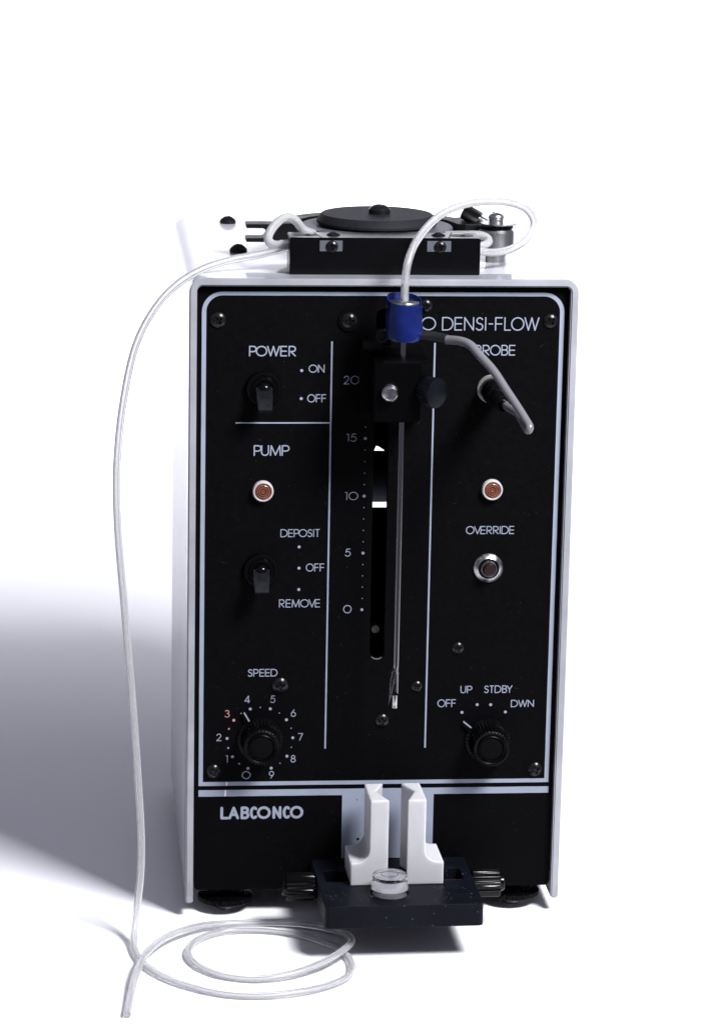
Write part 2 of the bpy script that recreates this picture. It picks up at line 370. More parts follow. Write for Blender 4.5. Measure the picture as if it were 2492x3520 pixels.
GL = {
 'A': (.90, [[(0, 0), (.45, 1), (.90, 0)], [(.16, .33), (.74, .33)]]),
 'B': (.60, [[(0, 0), (0, 1), (.32, 1)] + arc(.32, .765, .235, .235, 80, -90, 12) + [(0, .53)], [(0.02, .53), (.33, .53)] + arc(.33, .265, .265, .265, 80, -90, 12) + [(0, 0)]]),
 'C': (.80, [arc(.5, .5, .5, .5, 52, 308, 26)]),
 'D': (.84, [[(0, 0), (0, 1), (.34, 1)] + arc(.34, .5, .5, .5, 82, -90, 18) + [(0, 0)]]),
 'E': (.55, [[(.55, 1), (0, 1), (0, 0), (.55, 0)], [(0, .5), (.53, .5)]]),
 'F': (.52, [[(.52, 1), (0, 1), (0, 0)], [(0, .5), (.50, .5)]]),
 'I': (.0, [[(0, 1), (0, 0)]]),
 'L': (.46, [[(0, 1), (0, 0), (.46, 0)]]),
 'M': (.92, [[(0, 0), (.06, 1), (.46, .03), (.86, 1), (.92, 0)]]),
 'N': (.72, [[(0, 0), (0, 1), (.72, 0), (.72, 1)]]),
 'O': (1.0, [arc(.5, .5, .5, .5, 90, 450, 36)]),
 'P': (.62, [[(0, 0), (0, 1), (.34, 1)] + arc(.34, .72, .28, .28, 80, -90, 12) + [(.02, .44)]]),
 'R': (.62, [[(0, 0), (0, 1), (.34, 1)] + arc(.34, .73, .27, .27, 80, -90, 12) + [(.15, .46), (.60, 0)]]),
 'S': (.52, [arc(.27, .755, .235, .235, 25, 245, 16) + [(.27, .51)] + arc(.25, .26, .27, .26, 75, -150, 16)]),
 'T': (.52, [[(0, 1), (.52, 1)], [(.26, 1), (.26, 0)]]),
 'U': (.64, [[(0, 1), (0, .34)] + arc(.32, .32, .32, .32, 180, 360, 16) + [(.64, 1)]]),
 'V': (.78, [[(0, 1), (.39, 0), (.78, 1)]]),
 'W': (1.14, [[(0, 1), (.30, 0), (.57, 1), (.84, 0), (1.14, 1)]]),
 'Y': (.70, [[(0, 1), (.35, .45), (.70, 1)], [(.35, .45), (.35, 0)]]),
 '-': (.30, [[(0, .5), (.30, .5)]]),
 ' ': (.22, []),
 '0': (1.0, [arc(.5, .5, .5, .5, 90, 450, 36)]),
 '1': (.20, [[(0, .98), (.20, .98), (.20, 0)]]),
 '2': (.60, [arc(.29, .72, .28, .28, 165, -35, 14) + [(.0, 0), (.60, 0)]]),
 '3': (.56, [arc(.27, .76, .23, .24, 150, -90, 16), arc(.27, .265, .29, .265, 88, -155, 18)]),
 '4': (.66, [[(.50, -.02), (.50, 1), (0, .22), (.66, .22)]]),
 '5': (.58, [[(.54, 1), (.16, 1), (.07, .52)] + arc(.27, .33, .31, .33, 120, -150, 18)]),
 '6': (.62, [arc(.31, .32, .31, .32, 90, 450, 26), [(.05, .50), (.40, 1)]]),
 '7': (.58, [[(0, 1), (.58, 1), (.18, 0)]]),
 '8': (.58, [arc(.29, .765, .22, .235, 90, 450, 22), arc(.29, .265, .29, .265, 90, 450, 24)]),
 '9': (.62, [arc(.31, .68, .31, .32, 90, 450, 26), [(.57, .50), (.22, 0)]]),
}
KERN = {'PO': -.20, 'OW': -.15, 'WE': -.08, 'ER': .02, 'PU': -.18, 'UM': -.04, 'MP': -.06, 'OV': -.16, 'VE': -.20, 'OB': -.06, 'BE': -.06, 'DE': -.06, 'LO': -.14, 'MO': -.08, 'OS': -.08, 'BY': -.16, 'RO': -.10, 'OF': -.05, 'ON': -.06, 'WN': -.08, 'DW': -.10, 'EP': -.04, 'I-': .04, '-F': .0, 'AU': -.05, 'UT': -.1, 'TO': -.14}
def letters(s, x0, x1, z0, z1, w, m=None, gap=.24, spec=None, parent=None):
    mb = MB(); h = z1 - z0 - w; W_ = x1 - x0 - w
    pos = []; x = 0
    for i, c in enumerate(s):
        if i: x += gap + KERN.get(s[i - 1] + c, 0)
        pos.append(x); x += GL[c][0]
    k = W_ / x if x > 0 else 1
    for i, c in enumerate(s):
        for st in GL[c][1]:
            if spec:
                a, b = spec[i]; gw = max(GL[c][0], 1e-3)
                pts = [(a + w / 2 + p[0] / gw * (b - a - w), z0 + w / 2 + p[1] * h) for p in st]
            else: pts = [(x0 + w / 2 + (pos[i] + p[0]) * k, z0 + w / 2 + p[1] * h) for p in st]
            stroke(mb, pts, w)
    return obj('lettering', mb, m or M_print, parent or panel, smooth=0)
T = .54                                      # stroke of the small lettering
letters('POWER', -86.3, -56.1, 378.7, 385.6, .80)
letters('ON', -47.9, -37.6, 368.1, 373.4, .60)
letters('OFF', -48.5, -36.3, 348.6, 354.0, .60)
letters('PUMP', -82.6, -59.4, 313.4, 320.5, .80)
letters('DEPOSIT', -64.6, -39.0, 259.3, 264.6, T)
letters('OFF', -47.7, -35.7, 236.1, 241.5, T)
letters('REMOVE', -64.9, -38.1, 211.9, 217.4, T)
letters('SPEED', -84.8, -65.3, 165.0, 170.2, .60)
letters('DENSI-FLOW', 37.6, 100.7, 395.8, 404.6, .74)
letters('AUTO', 2.0, 33.7, 395.9, 404.6, .74)
letters('PROBE', 58.9, 85.6, 379.5, 386.5, .72)
letters('OVERRIDE', 56.7, 88.5, 260.8, 266.2, .54)
letters('UP', 56.0, 63.8, 152.4, 157.5, .57)
letters('STDBY', 71.8, 90.6, 152.4, 157.6, .57)
letters('OFF', 40.9, 53.1, 142.9, 148.3, .57)
letters('DWN', 89.9, 105.3, 142.5, 147.5, .57)
letters('20', -25.1, -15.1, 360.5, 366.1, .48)
letters('15', -22.8, -16.1, 322.7, 328.0, .50, M_printdim)  # soft shadow of the carriage painted as dimmer ink
letters('10', -23.1, -14.4, 283.9, 289.4, .50, M_printdim)
letters('5', -22.3, -18.6, 246.1, 251.4, .50)
letters('0', -22.8, -17.3, 207.7, 213.3, .55)
q = lambda v: -102.0 + (v - 292) / 771 * 55.0
letters('LABCONCO', -102, -47, 66.6, 75.4, 1.78, spec=[(q(292), q(372)), (q(366), q(466)), (q(480), q(562)), (q(566), q(634)), (q(632), q(760)), (q(777), q(860)), (q(872), q(940)), (q(938), q(1064))])
for c, x, z, mm in (('4', -85.0, 147.0, M_print), ('5', -68.2, 146.9, M_printdim), ('6', -54.5, 137.2, M_print), ('7', -49.6, 120.8, M_print), ('8', -54.2, 105.7, M_print),
                ('9', -68.4, 94.8, M_print), ('1', -98.1, 106.0, M_print), ('2', -103.4, 121.0, M_print), ('3', -98.1, 137.2, M_red)):
    wd = {'4': 3.7, '1': 1.4}.get(c, 3.35)
    letters(c, x - wd / 2, x + wd / 2, z, z + 5.1, .52, mm)
letters('0', -88.1, -82.2, 94.5, 100.0, .58)
# rules and frame
mb = MB()
rect(mb, -33.6, -32.6, 115, 388.5, .03); obj('printed_rule', mb, M_print, panel, smooth=0)
mb = MB(); rect(mb, 32.8, 33.85, 115, 387.9, .03); obj('printed_rule', mb, M_print, panel, smooth=0)
mb = MB(); rect(mb, -94.5, -33.7, 334.7, 335.6, .03); obj('printed_rule', mb, M_print, panel, smooth=0)
fo = [(-116.6, 90.0)] + arc(-116.6 + 13, 420.6 - 13, 13, 13, 180, 90, 12) + arc(116.8 - 13, 420.6 - 13, 13, 13, 90, 0, 12) + [(116.8, 90.0)]
fi = [(-113.8, 92.7)] + arc(-113.8 + 10.5, 418.2 - 10.5, 10.5, 10.5, 180, 90, 12) + arc(114.0 - 10.5, 418.2 - 10.5, 10.5, 10.5, 90, 0, 12) + [(114.0, 92.7)]
mb = MB(); n = len(fo)
def densify(L_):
    out = []
    for i in range(len(L_)):
        a = Vector(L_[i]); b = Vector(L_[(i + 1) % len(L_)]); k = 30
        for t in range(k): out.append(a.lerp(b, t / k))
    return out
fo, fi = densify(fo), densify(fi); n = len(fo)
mb.add([(p.x + random.uniform(-.05, .05), 5.95, p.y + random.uniform(-.05, .05)) for p in fo] + [(p.x + random.uniform(-.04, .04), 5.95, p.y + random.uniform(-.04, .04)) for p in fi],
       [(i, (i + 1) % n, n + (i + 1) % n, n + i) for i in range(n)])
obj('printed_frame', mb, M_print, panel, smooth=0)
mb = MB(); rect(mb, -116.6, 117.0, 82.6, 87.1, .05); rect(mb, -21.2, 39.9, 38.2, 82.8, .05, 2.0); obj('printed_band', mb, M_print, panel, smooth=0)
mb = MB(); mb.add([(-98.6, 5.88, 90.1), (-97.6, 5.88, 90.1), (-97.3, 5.88, 92.6), (-98.5, 5.88, 92.6)], [(0, 1, 2, 3)]); mb.add([(-99.6, 5.88, 82.8), (-98.4, 5.88, 82.8), (-98.2, 5.88, 87.0), (-99.2, 5.88, 87.0)], [(0, 1, 2, 3)])
obj('ink_stain', mb, M_pink, panel, smooth=0)
# dots
def dots(name, items, m_, r, y=None, stuff=False):
    if stuff:
        mb = MB()
        for x, z in items: dot(mb, x, z, r, y)
        o = obj(name, mb, m_, panel, smooth=0); o['kind'] = 'stuff'; return
    for x, z in items:
        mb = MB(); dot(mb, x, z, r, y); obj(name, mb, m_, panel, smooth=0)
dots('printed_dot', ((-52.3, 369.5), (-52.4, 351.1), (-52.3, 252.7), (-52.2, 238.4), (-52.1, 224.0), (57.4, 139.2), (67.4, 144.4), (76.4, 144.3), (86.4, 139.2)), M_print, .98)
sz = lambda k: (-10.5, 210.1 + 152.9 * k / 20)
dots('scale_dot', [sz(0), sz(5)], M_print, .98); dots('scale_dot', [sz(10), sz(15), sz(20)], M_printdim, .98)
dots('scale_tick_dots', [sz(k) for k in range(21) if k % 5], M_printdim, .38, None, True)
def dz(k):
    a = math.radians((k / 2 - 4.5) * 35.4); return (-76.35 + 21.7 * math.sin(a), 122.2 + 21.7 * math.cos(a))
dots('dial_dot', [dz(k) for k in (0, 2, 4, 8, 10, 12, 14, 16, 18)], M_print, .98)
dots('dial_dot', [dz(6)], M_red, .98); dots('dial_dot', [dz(5)], M_red, .62); dots('dial_dot', [dz(1), dz(3)], M_print, .62)
dots('dial_tick_dots', [dz(k) for k in (7, 9, 11, 13, 15, 17)], M_print, .38, None, True)
dots('pin_hole', [(-10.2, 51.7)], M_panel, .95, 5.85); dots('pin_hole', [(-11.3, 79.2)], M_panel, .4, 5.85)

# highlight on the slot's lower end, modelled as a silver arc
mb = MB(); a_ = arc(0, 180.8, 4.9, 4.9, 222, 312, 16); b_ = arc(0, 180.8, 4.55, 4.62, 222, 312, 16)
ringprism(mb, a_, b_, 6.3, 8.4, 'y', closed=False); obj('slot_highlight', mb, M_silver, panel)
# dust and hairline scratches lying on the black face
M_dust = mat('dust', (0.075, 0.075, 0.085), 0.8)
M_scr = mat('scratch', (0.018, 0.018, 0.021), 0.6)
rs = random.Random(11)
def free(x, z): return not (-6 < x < 6 and 170 < z < 415) and not (z < 90 and -23 < x < 42)
md = MB(); ms = MB()
for k in range(150):
    x = rs.uniform(-110, 110); z = rs.uniform(24, 410)
    if not free(x, z): continue
    rr = rs.choice((.10, .12, .14, .18)); n_ = 6
    md.add([(x + rr * math.cos(2 * PI * i / n_) * rs.uniform(.7, 1.3), 5.90, z + rr * math.sin(2 * PI * i / n_) * rs.uniform(.7, 1.3)) for i in range(n_)], [tuple(range(n_))])
for k in range(46):
    x = rs.uniform(-108, 108); z = rs.uniform(26, 405); a = rs.gauss(-.6, .7); L_ = rs.uniform(1.0, 5.5)
    if not free(x, z): continue
    dx, dz_ = math.cos(a) * L_ / 2, math.sin(a) * L_ / 2; nx, nz = -math.sin(a) * .06, math.cos(a) * .06
    ms.add([(x - dx, 5.91, z - dz_), (x + nx, 5.91, z + nz), (x + dx, 5.91, z + dz_), (x - nx, 5.91, z - nz)], [(0, 1, 2, 3)])
o = obj('dust', md, M_dust, panel, smooth=0); o['kind'] = 'stuff'
o = obj('scratches', ms, M_scr, panel, smooth=0); o['kind'] = 'stuff'

# ---------------------------------------------------------------- screws
def screw_mesh(r, h, depth, arm, name, m_, dome=.72, pw=2.6):
    mb = MB(); seg = 64; rings = [0.0, .06, .12, .18, .24, .30, .36, .42, .48, .54, .6, .68, .76, .84, .91, .96, 1.0]
    v = [(0, 0, h - depth)]; f = []
    for ri, t in enumerate(rings[1:]):
        for i in range(seg):
            a = 2 * PI * i / seg; x = r * t * math.cos(a); y = r * t * math.sin(a)
            z = h * (1 - t ** pw * dome)
            u = min(abs(x), abs(y)); vv = max(abs(x), abs(y)); wv = arm * .34 * (1 - .35 * vv / arm)
            if vv < arm and u < wv: z -= depth * min(1, (arm - vv) / (arm * .25)) * min(1, (wv - u) / .25 + .3)
            v.append((x, y, z))
    nr = len(rings) - 1
    for i in range(seg): v.append((r * math.cos(2 * PI * i / seg), r * math.sin(2 * PI * i / seg), 0))
    for i in range(seg): f.append((0, 1 + i, 1 + (i + 1) % seg))
    for k in range(nr):
        for i in range(seg):
            j = (i + 1) % seg; f.append((1 + k * seg + i, 1 + (k + 1) * seg + i, 1 + (k + 1) * seg + j, 1 + k * seg + j))
    mb.add(v, f)
    return mb.mesh(name, m_, 28)
SM = screw_mesh(5.0, 2.6, 1.7, 3.0, 'screw', M_screw)
SL = screw_mesh(5.9, 5.5, 1.8, 2.6, 'screw', M_screw, .66, 2.3)
SH = screw_mesh(7.2, 6.0, 2.4, 3.6, 'screw', M_screw, .55, 3.2)
def screw(x, y, z, r, base, parent, ang=0, R=FRONT, r0=5.0):
    o = bpy.data.objects.new('screw', base); link(o, parent, (x, y, z), R @ Matrix.Rotation(math.radians(ang), 3, 'Z') @ Matrix.Scale(r / r0, 3))
    return o
for x, z, r, a in ((-106.3, 402.3, 5.0, 35), (27.0, 412.0, 4.0, 10), (108.0, 402.2, 4.7, 38), (-63.5, 159.0, 5.2, 8), (-106.9, 100.2, 4.6, 12), (107.6, 99.1, 4.8, 20),
                   (53.6, 183.5, 3.9, 15), (26.9, 157.4, 3.7, 30), (4.4, 134.2, 4.4, 5)):
    screw(x, 6.0, z, r, SM, inst, a)
obj('washer', lathe(MB(), [(5.0, 0), (7.1, 0), (7.1, .9), (6.9, 1.2), (5.0, 1.2)], 48, closed=True), M_gloss, inst, (-22.3, 6.0, 402.3), FRONT)
screw(-22.3, 4.9, 402.3, 5.0, SM, inst, 3)
screw(-87.5, 252, 429.8, 5.7, SL, inst, 20, Matrix.Identity(3), 5.9)
screw(-87.6, 114.6, 429.8, 5.9, SL, inst, 50, Matrix.Identity(3), 5.9)

# ---------------------------------------------------------------- toggle switches
def toggle(x, z, dx, swing):
    t = obj('toggle_switch', lathe(MB(), [(0, 0), (11.7, 0, 0), (11.7, 2.2, .45), (10.9, 3.2, .2), (9.4, 3.4), (9.0, 2.8), (8.2, 2.8), (7.9, 3.6), (7.4, 4.4), (6.6, 4.6), (6.0, 3.6), (0, 3.4)], 180, flutes=60), M_gloss, inst, (x, 6, z), FRONT, smooth=40)
    mb = MB()
    lathe(mb, [(5.2, 3.2), (5.0, 5.5), (4.0, 7.6), (2.4, 8.6), (0, 8.8)], 32)
    obj('boot', mb, M_gloss, t, (x, 6, z), FRONT)
    # paddle: section loops along the lever from pivot to tip
    mb = MB(); secs = []
    L_ = 17.5; a = math.radians(swing)
    for t_, w_, th in ((0.0, 10.4, 2.6), (.08, 11.0, 3.4), (.5, 10.2, 4.2), (.93, 9.3, 4.6), (1.0, 8.9, 4.2)):
        secs.append((t_ * L_, w_ / 2, th / 2))
    dirv = Vector((0, -math.cos(a), -math.sin(a))); up = Vector((0, -math.sin(a), math.cos(a)))
    v = []; f = []
    for s_, hw, ht in secs:
        c = dirv * s_ + Vector((0, -5.2, 1.6))
        for sx, sy in ((-1, -1), (1, -1), (1, 1), (-1, 1)): v.append(Vector((sx * hw + dx * s_ / L_, 0, 0)) + c + up * (sy * ht))
    for i in range(len(secs) - 1):
        for k in range(4): f.append((4 * i + k, 4 * i + (k + 1) % 4, 4 * i + 4 + (k + 1) % 4, 4 * i + 4 + k))
    f += [(3, 2, 1, 0), tuple(range(4 * len(secs) - 4, 4 * len(secs)))]
    mb.add(v, f)
    obj('lever', mb, M_lever, t, (x, 6, z), bev=0.35)
toggle(-76.8, 357.6, 0.2, 50)
toggle(-77.2, 237.1, -0.2, 50)

# ---------------------------------------------------------------- lamps, push button
def lamp(x, z):
    t = obj('indicator_lamp', lathe(MB(), [(0, 0), (6.8, 0), (6.8, 3.2), (6.4, 3.9), (5.9, 4.1), (5.5, 3.9), (5.4, 2.6), (0, 2.6)], 56), M_ring, inst, (x, 6, z), FRONT)
    prof = [(5.45, 2.0), (5.4, 3.4), (5.0, 3.9), (4.6, 3.5), (4.2, 4.2), (3.8, 4.3), (3.5, 3.7), (3.1, 3.7), (2.8, 4.4), (2.3, 4.4), (2.0, 3.6), (1.6, 3.8), (1.3, 4.4), (.9, 4.4), (.6, 3.9), (.25, 4.5), (0, 4.6)]
    obj('lens', lathe(MB(), prof, 56), M_amber, t, (x, 6, z), FRONT, smooth=60)
lamp(-76.4, 290.4); lamp(73.0, 291.0)
t = obj('push_button', lathe(MB(), [(0, 0), (9.8, 0), (9.8, 1.0), (9.3, 1.7), (7.0, 3.2), (6.8, 3.0), (6.8, 1.2), (0, 1.2)], 56), M_chrome, inst, (72.1, 6, 238.1), FRONT)
obj('button_gap', lathe(MB(), [(0, 1.6), (6.75, 1.6), (6.75, 2.2), (5.6, 2.2), (0, 2.2)], 40), M_black, t, (72.1, 6, 238.1), FRONT)
obj('bushing', lathe(MB(), [(5.6, 1.5), (5.6, 4.4), (5.1, 5.2), (4.5, 5.2), (4.3, 4.6), (4.3, 2.3)], 48), M_chrome, t, (72.1, 6, 238.1), FRONT)
obj('plunger', lathe(MB(), [(4.0, 2.3), (4.0, 7.0), (3.6, 7.8), (2.6, 8.0), (0, 8.0)], 40), M_redb, t, (72.1, 6, 238.1), FRONT)

# ---------------------------------------------------------------- control knobs
def knob(x, z, ang):
    fl = [(0, 0), (15.0, 0), (15.3, .8), (15.0, 1.6), (13.2, 2.2, .9), (12.6, 18.6, .9), (11.9, 19.6, .35), (11.2, 19.9), (10.3, 19.7), (9.7, 19.0), (9.1, 18.9), (8.8, 19.6), (8.3, 20.0), (7.9, 19.5), (7.8, 18.6), (0, 18.6)]
    t = obj('control_knob', lathe(MB(), fl, 216, flutes=36), M_black, inst, (x, 6, z), FRONT, smooth=40)
    obj('cap', lathe(MB(), [(7.75, 18.5), (7.7, 18.95), (7.2, 19.15), (4, 19.2), (0, 19.2)], 40), M_blackr, t, (x, 6, z), FRONT)
    R = FRONT @ Matrix.Rotation(math.radians(ang), 3, 'Z')
    obj('pointer', prism(MB(), [(-4.2, 12), (-2.0, 21.3), (2.0, 21.3), (4.2, 12)], .2, 2.0), M_black, t, (x, 6, z), R, bev=.4)
    obj('pointer_mark', prism(MB(), [(-.5, 14.6), (-.5, 21.4), (.5, 21.4), (.5, 14.6)], .3, 2.15), M_print, t, (x, 6, z), R, bev=.1)
knob(-76.3, 122.2, 30)
knob(75.0, 119.8, 51)

# ---------------------------------------------------------------- probe carriage
def rotz(a, cx, cy): return Matrix.Translation((cx, cy, 0)) @ Matrix.Rotation(math.radians(a), 4, 'Z') @ Matrix.Translation((-cx, -cy, 0))
car = obj('probe_carriage', prism(MB(), [(-10.3, -41), (19.0, -41), (25.6, -33.6), (25.6, -4), (-10.3, -4)], 345.0, 382.8), M_carr, inst, bev=.7)
obj('back_plate', box(MB(), -15.5, 25.0, -3.8, 5.4, 340.0, 386.0), M_anob, car, bev=.5)
obj('top_lug', box(MB(), -14.5, -2, -10, 4.5, 386.2, 392), M_ano, car, bev=.5)
obj('top_screw', lathe(MB(), [(0, 0), (4.6, 0), (4.6, 6.5, .3), (4.1, 7.2), (2.2, 7.2), (2.0, 5), (0, 5)], 96, flutes=32), M_screw, car, (-3.6, -12, 396.0), FRONT)
obj('clamp_button', lathe(MB(), [(0, 0), (5.4, 0), (5.6, .6), (5.6, 3.4), (5.3, 4.4), (4.0, 5.6), (3.8, 5.5), (0, 5.3)], 48), M_chrome, car, (-.3, -41, 364.4), FRONT)
d = Vector((.64, -.765, -.03)).normalized(); Rk = d.to_track_quat('Z', 'Y').to_matrix()
obj('thumb_knob', lathe(MB(), [(0, 0), (3.2, 0), (3.2, 1.5), (9.2, 1.6, .2), (9.7, 2.4, .5), (9.7, 10.6, .5), (9.2, 11.4), (8.2, 11.9), (0, 12.0)], 192, flutes=48), M_face, car, (22.0, -37.6, 365.0), Rk)

# ---------------------------------------------------------------- tube clamp stage at the foot of the panel
RZ = rotz(1.2, 10, 6)
def rrect(x0, x1, y0, y1, r): return arc(x1 - r, y1 - r, r, r, 0, 90, 6) + arc(x0 + r, y1 - r, r, r, 90, 180, 6) + arc(x0 + r, y0 + r, r, r, 180, 270, 6) + arc(x1 - r, y0 + r, r, r, 270, 360, 6)
hole = [(-36.5, -19.5), (-36.5, -34)] + arc(-32.5, -35, 4, 4, 180, 270, 6) + arc(51.5, -35, 4, 4, 270, 360, 6) + [(55.5, -34), (55.5, -19.5)] + arc(51.5, -19.5, 4, 4, 0, 90, 6) + [(47.0, -15.5), (43.5, -18.5), (-24.5, -18.5), (-28, -15.5)] + arc(-32.5, -19.5, 4, 4, 90, 180, 6)
pl = plate_with_holes('clamp_stage', rrect(-41, 61, -84, 5.6, 3.0), [hole], 14.2, M_plate, .4)
pl.transform(Matrix.Translation((0, 0, 30.5 * S))); pl.transform(rotz(1.2, 10 * S, 6 * S))
stage = obj('clamp_stage', pl, M_plate, inst)
obj('stage_floor', box(MB(), -38, 57, -42, -12, 23.0, 23.3), M_anob, stage, xf=RZ)
rs = random.Random(5); md = MB()
M_fleck = mat('white_fleck', (0.16, 0.17, 0.21), 0.7)
for k in range(120):
    x = rs.uniform(-39, 59); y = rs.uniform(-82, 3)
    if (-38 < x < 57 and -41 < y < -13) or math.hypot(x - 4.2, y + 63.8) < 14: continue
    a = rs.uniform(0, PI); L_ = rs.choice((.25, .3, .4, .9)); w_ = rs.uniform(.10, .22)
    c_, s_ = math.cos(a), math.sin(a)
    md.add([(x + c_ * L_, y + s_ * L_, 38.04), (x - s_ * w_, y + c_ * w_, 38.04), (x - c_ * L_, y - s_ * L_, 38.04), (x + s_ * w_, y - c_ * w_, 38.04)], [(0, 1, 2, 3)])
for k in range(26):
    x = rs.uniform(-38, 58); z = rs.uniform(25, 36.5); w_ = rs.uniform(.12, .30)
    md.add([(x + w_ * math.cos(q_), -84.05, z + w_ * math.sin(q_)) for q_ in (0, 1.2, 2.4, 3.6, 4.9)], [(0, 1, 2, 3, 4)])
o = obj('flecks', md, M_fleck, stage, xf=RZ, smooth=0); o['kind'] = 'stuff'
def helix_rod(x0, x1, r, pitch, dep):
    mb = MB(); n = int((x1 - x0) / pitch * 8); seg = 16; v = []; f = []
    for i in range(n + 1):
        x = x0 + (x1 - x0) * i / n
        for k in range(seg):
            a = 2 * PI * k / seg; ph = (x / pitch - k / seg) % 1; rr = r - dep * abs(2 * ph - 1)
            v.append((x, rr * math.cos(a), rr * math.sin(a)))
    for i in range(n):
        for k in range(seg):
            j = (k + 1) % seg; f.append((i * seg + k, i * seg + j, (i + 1) * seg + j, (i + 1) * seg + k))
    return mb.add(v, f)
obj('lead_screw', helix_rod(-40, 60, 4.4, 1.9, 1.0), M_brass, stage, xf=RZ @ Matrix.Translation((0, -30.5, 31.0)))
def side_knob(xa, R):
    fl = [(0, 0), (8.6, 0), (9.4, .7, .9), (9.4, 17.8, .9), (8.7, 18.6, .4), (5.6, 18.8), (5.5, 20.8), (4.9, 21.4), (0, 21.4)]
    obj('adjusting_knob', lathe(MB(), fl, 160, flutes=20), M_gloss, stage, xf=RZ @ Matrix.Translation((xa, -27, 31.2)) @ R.to_4x4())
    obj('knob_shaft', lathe(MB(), [(0, -3), (4.5, -3), (4.5, .2), (0, .2)], 24), M_black, stage, xf=RZ @ Matrix.Translation((xa, -27, 31.2)) @ R.to_4x4())
side_knob(62.0, RIGHT); side_knob(-42.5, LEFT)
def jaw(sgn, x_in):
    # L profile in x-z, V groove along the inner face
    yF, yB, yV = -46.3, -10.5, -27.2
    wt, wb, dv = 12.0, 24.3, 6.9
    prof = [(0, 38.1), (wb, 38.1), (wb, 53.4)] + [(wt + 9 - 9 * math.sin(math.radians(a)) + 0, 53.4 + 9 - 9 * math.cos(math.radians(a))) for a in range(0, 91, 10)] + [(wt, 96)]
    # prof goes inner-bottom, outer-bottom, outer step, fillet, outer top; inner edge depends on y
    ys = [yF, yV, yB]; ins = [0, dv, 0]
    v = []; f = []; rows = []
    for y, i0 in zip(ys, ins):
        row = [(i0, 38.1)] + prof[1:] + [(i0, 96)]
        rows.append([len(v) + k for k in range(len(row))])
        v += [(x_in + sgn * p[0], y, p[1]) for p in row]
    n = len(rows[0])
    for A, B in zip(rows, rows[1:]):
        for k in range(n): f.append((A[k], A[(k + 1) % n], B[(k + 1) % n], B[k]))
    f += [tuple(rows[0]), tuple(rows[2][::-1])]
    obj('jaw', MB().add(v, f), M_pe, stage, xf=RZ, bev=.35, smooth=30)
jaw(-1, 3.6); jaw(1, 15.8)

# ---------------------------------------------------------------- levelling feet
def foot(x, y):
    t = obj('levelling_foot', lathe(MB(), [(0, 6.4), (17.6, 6.4), (18.7, 7.0, .7), (18.7, 9.6, .7), (17.6, 10.2), (9, 10.8), (0, 11)], 240, flutes=72), M_black, inst, (x, y, 0))
    obj('hex_nut', lathe(MB(), [(0, 0.02), (6.6, 0.02), (7.0, .5), (7.0, 6.3), (0, 6.3)], 6), M_chrome, t, (x, y, 0), smooth=20)
    obj('stud', lathe(MB(), [(0, 9), (4, 9), (4, 17.5), (0, 17.5)], 20), M_black, t, (x, y, 0))
for x, y in ((-97.3, 19), (96.8, 22.5), (-97.3, 255), (96.8, 255)): foot(x, y)

# ================================================================== pump head on the cover
blk = MB()
box(blk, -60.3, 62.6, 16.8, 41.2, 430.0, 454.0)
head = obj('tube_block', blk, M_block, inst, bev=.5)
# aluminium tabs in recesses on the front face + screws, end caps' joints on the top face
for x0, x1, xs in ((-41.2, -26.5, -33.2), (28.0, 43.5, 36.5)):
    obj('clamp_tab', box(MB(), x0, x1, 16.3, 16.79, 445.2, 452.2), M_alu, head, bev=.15)
    screw(xs, 16.3, 448.4, 3.9, SM, head, 15)
for xa, xb in ((-43.6, -40.4), (46.2, 41.6)):
    s_ = 1 if xb > xa else -1
    mb = MB(); mb.add([(xa, 41.3, 454.06), (xa + .9, 41.3, 454.06), (xb + .9, 16.7, 454.06), (xb, 16.7, 454.06)], [(0, 1, 2, 3)])
    obj('joint', mb, M_inner, head)
for xc in (-49.0, 51.5):
    mb = MB(); pts = arc(0, 0, 6.5, 6.3, 0, 360, 30)[:-1]; mb.add([(xc + p[0] * 1.25, 28.5 + p[1], 454.05) for p in pts], [tuple(range(len(pts)))])
    obj('screw_hole', mb, M_inner, head)
    screw(xc + 1, 28.0, 453.0, 3.2, SM, head, 20, Matrix.Identity(3))
for xc in (-31.5, 36.5): screw(xc, 29.0, 453.6, 4.6, SM, head, 33, Matrix.Identity(3))
# occlusion arm: horseshoe round the rotor with a forked end and a drilled lug
ocx, ocy = 2.5, 88.0
out = [(-88.0, 92), (-72, 92)]
mb = MB()
R1, R0 = 67.5, 54.0
o_ = arc(ocx, ocy, R1, R1 * .98, 178, 14, 40); i_ = arc(ocx, ocy, R0, R0, 178, 14, 40)
ringprism(mb, o_, i_, 441.5, 452.6, 'z', closed=False)
arm = obj('occlusion_arm', mb, M_ano, inst, bev=.5)
lug = plate_with_holes('lug', [(52.5, 108), (57.5, 91), (62, 88.5), (73, 89), (79, 96), (80, 112), (74, 128), (58, 122)], [arc(65.2, 102.2, 5.2, 5.2, 0, 360, 24)[:-1]], 10.4, M_ano, .3)
obj('arm_lug', lug, M_ano, arm, (0, 0, 447.4))
# fork: vertical slot open to the left
fk = [(-84.2, 441.0), (-62, 441.0), (-62, 452.9), (-84.2, 452.9), (-84.2, 450.2), (-74.0, 450.2)] + arc(-74.0, 446.9, 3.3, 3.3, 90, -90, 10) + [(-84.2, 443.6)]
mb = MB(); prism(mb, fk, 84, 99, 'y')
obj('fork', mb, M_ano, arm, bev=.3)
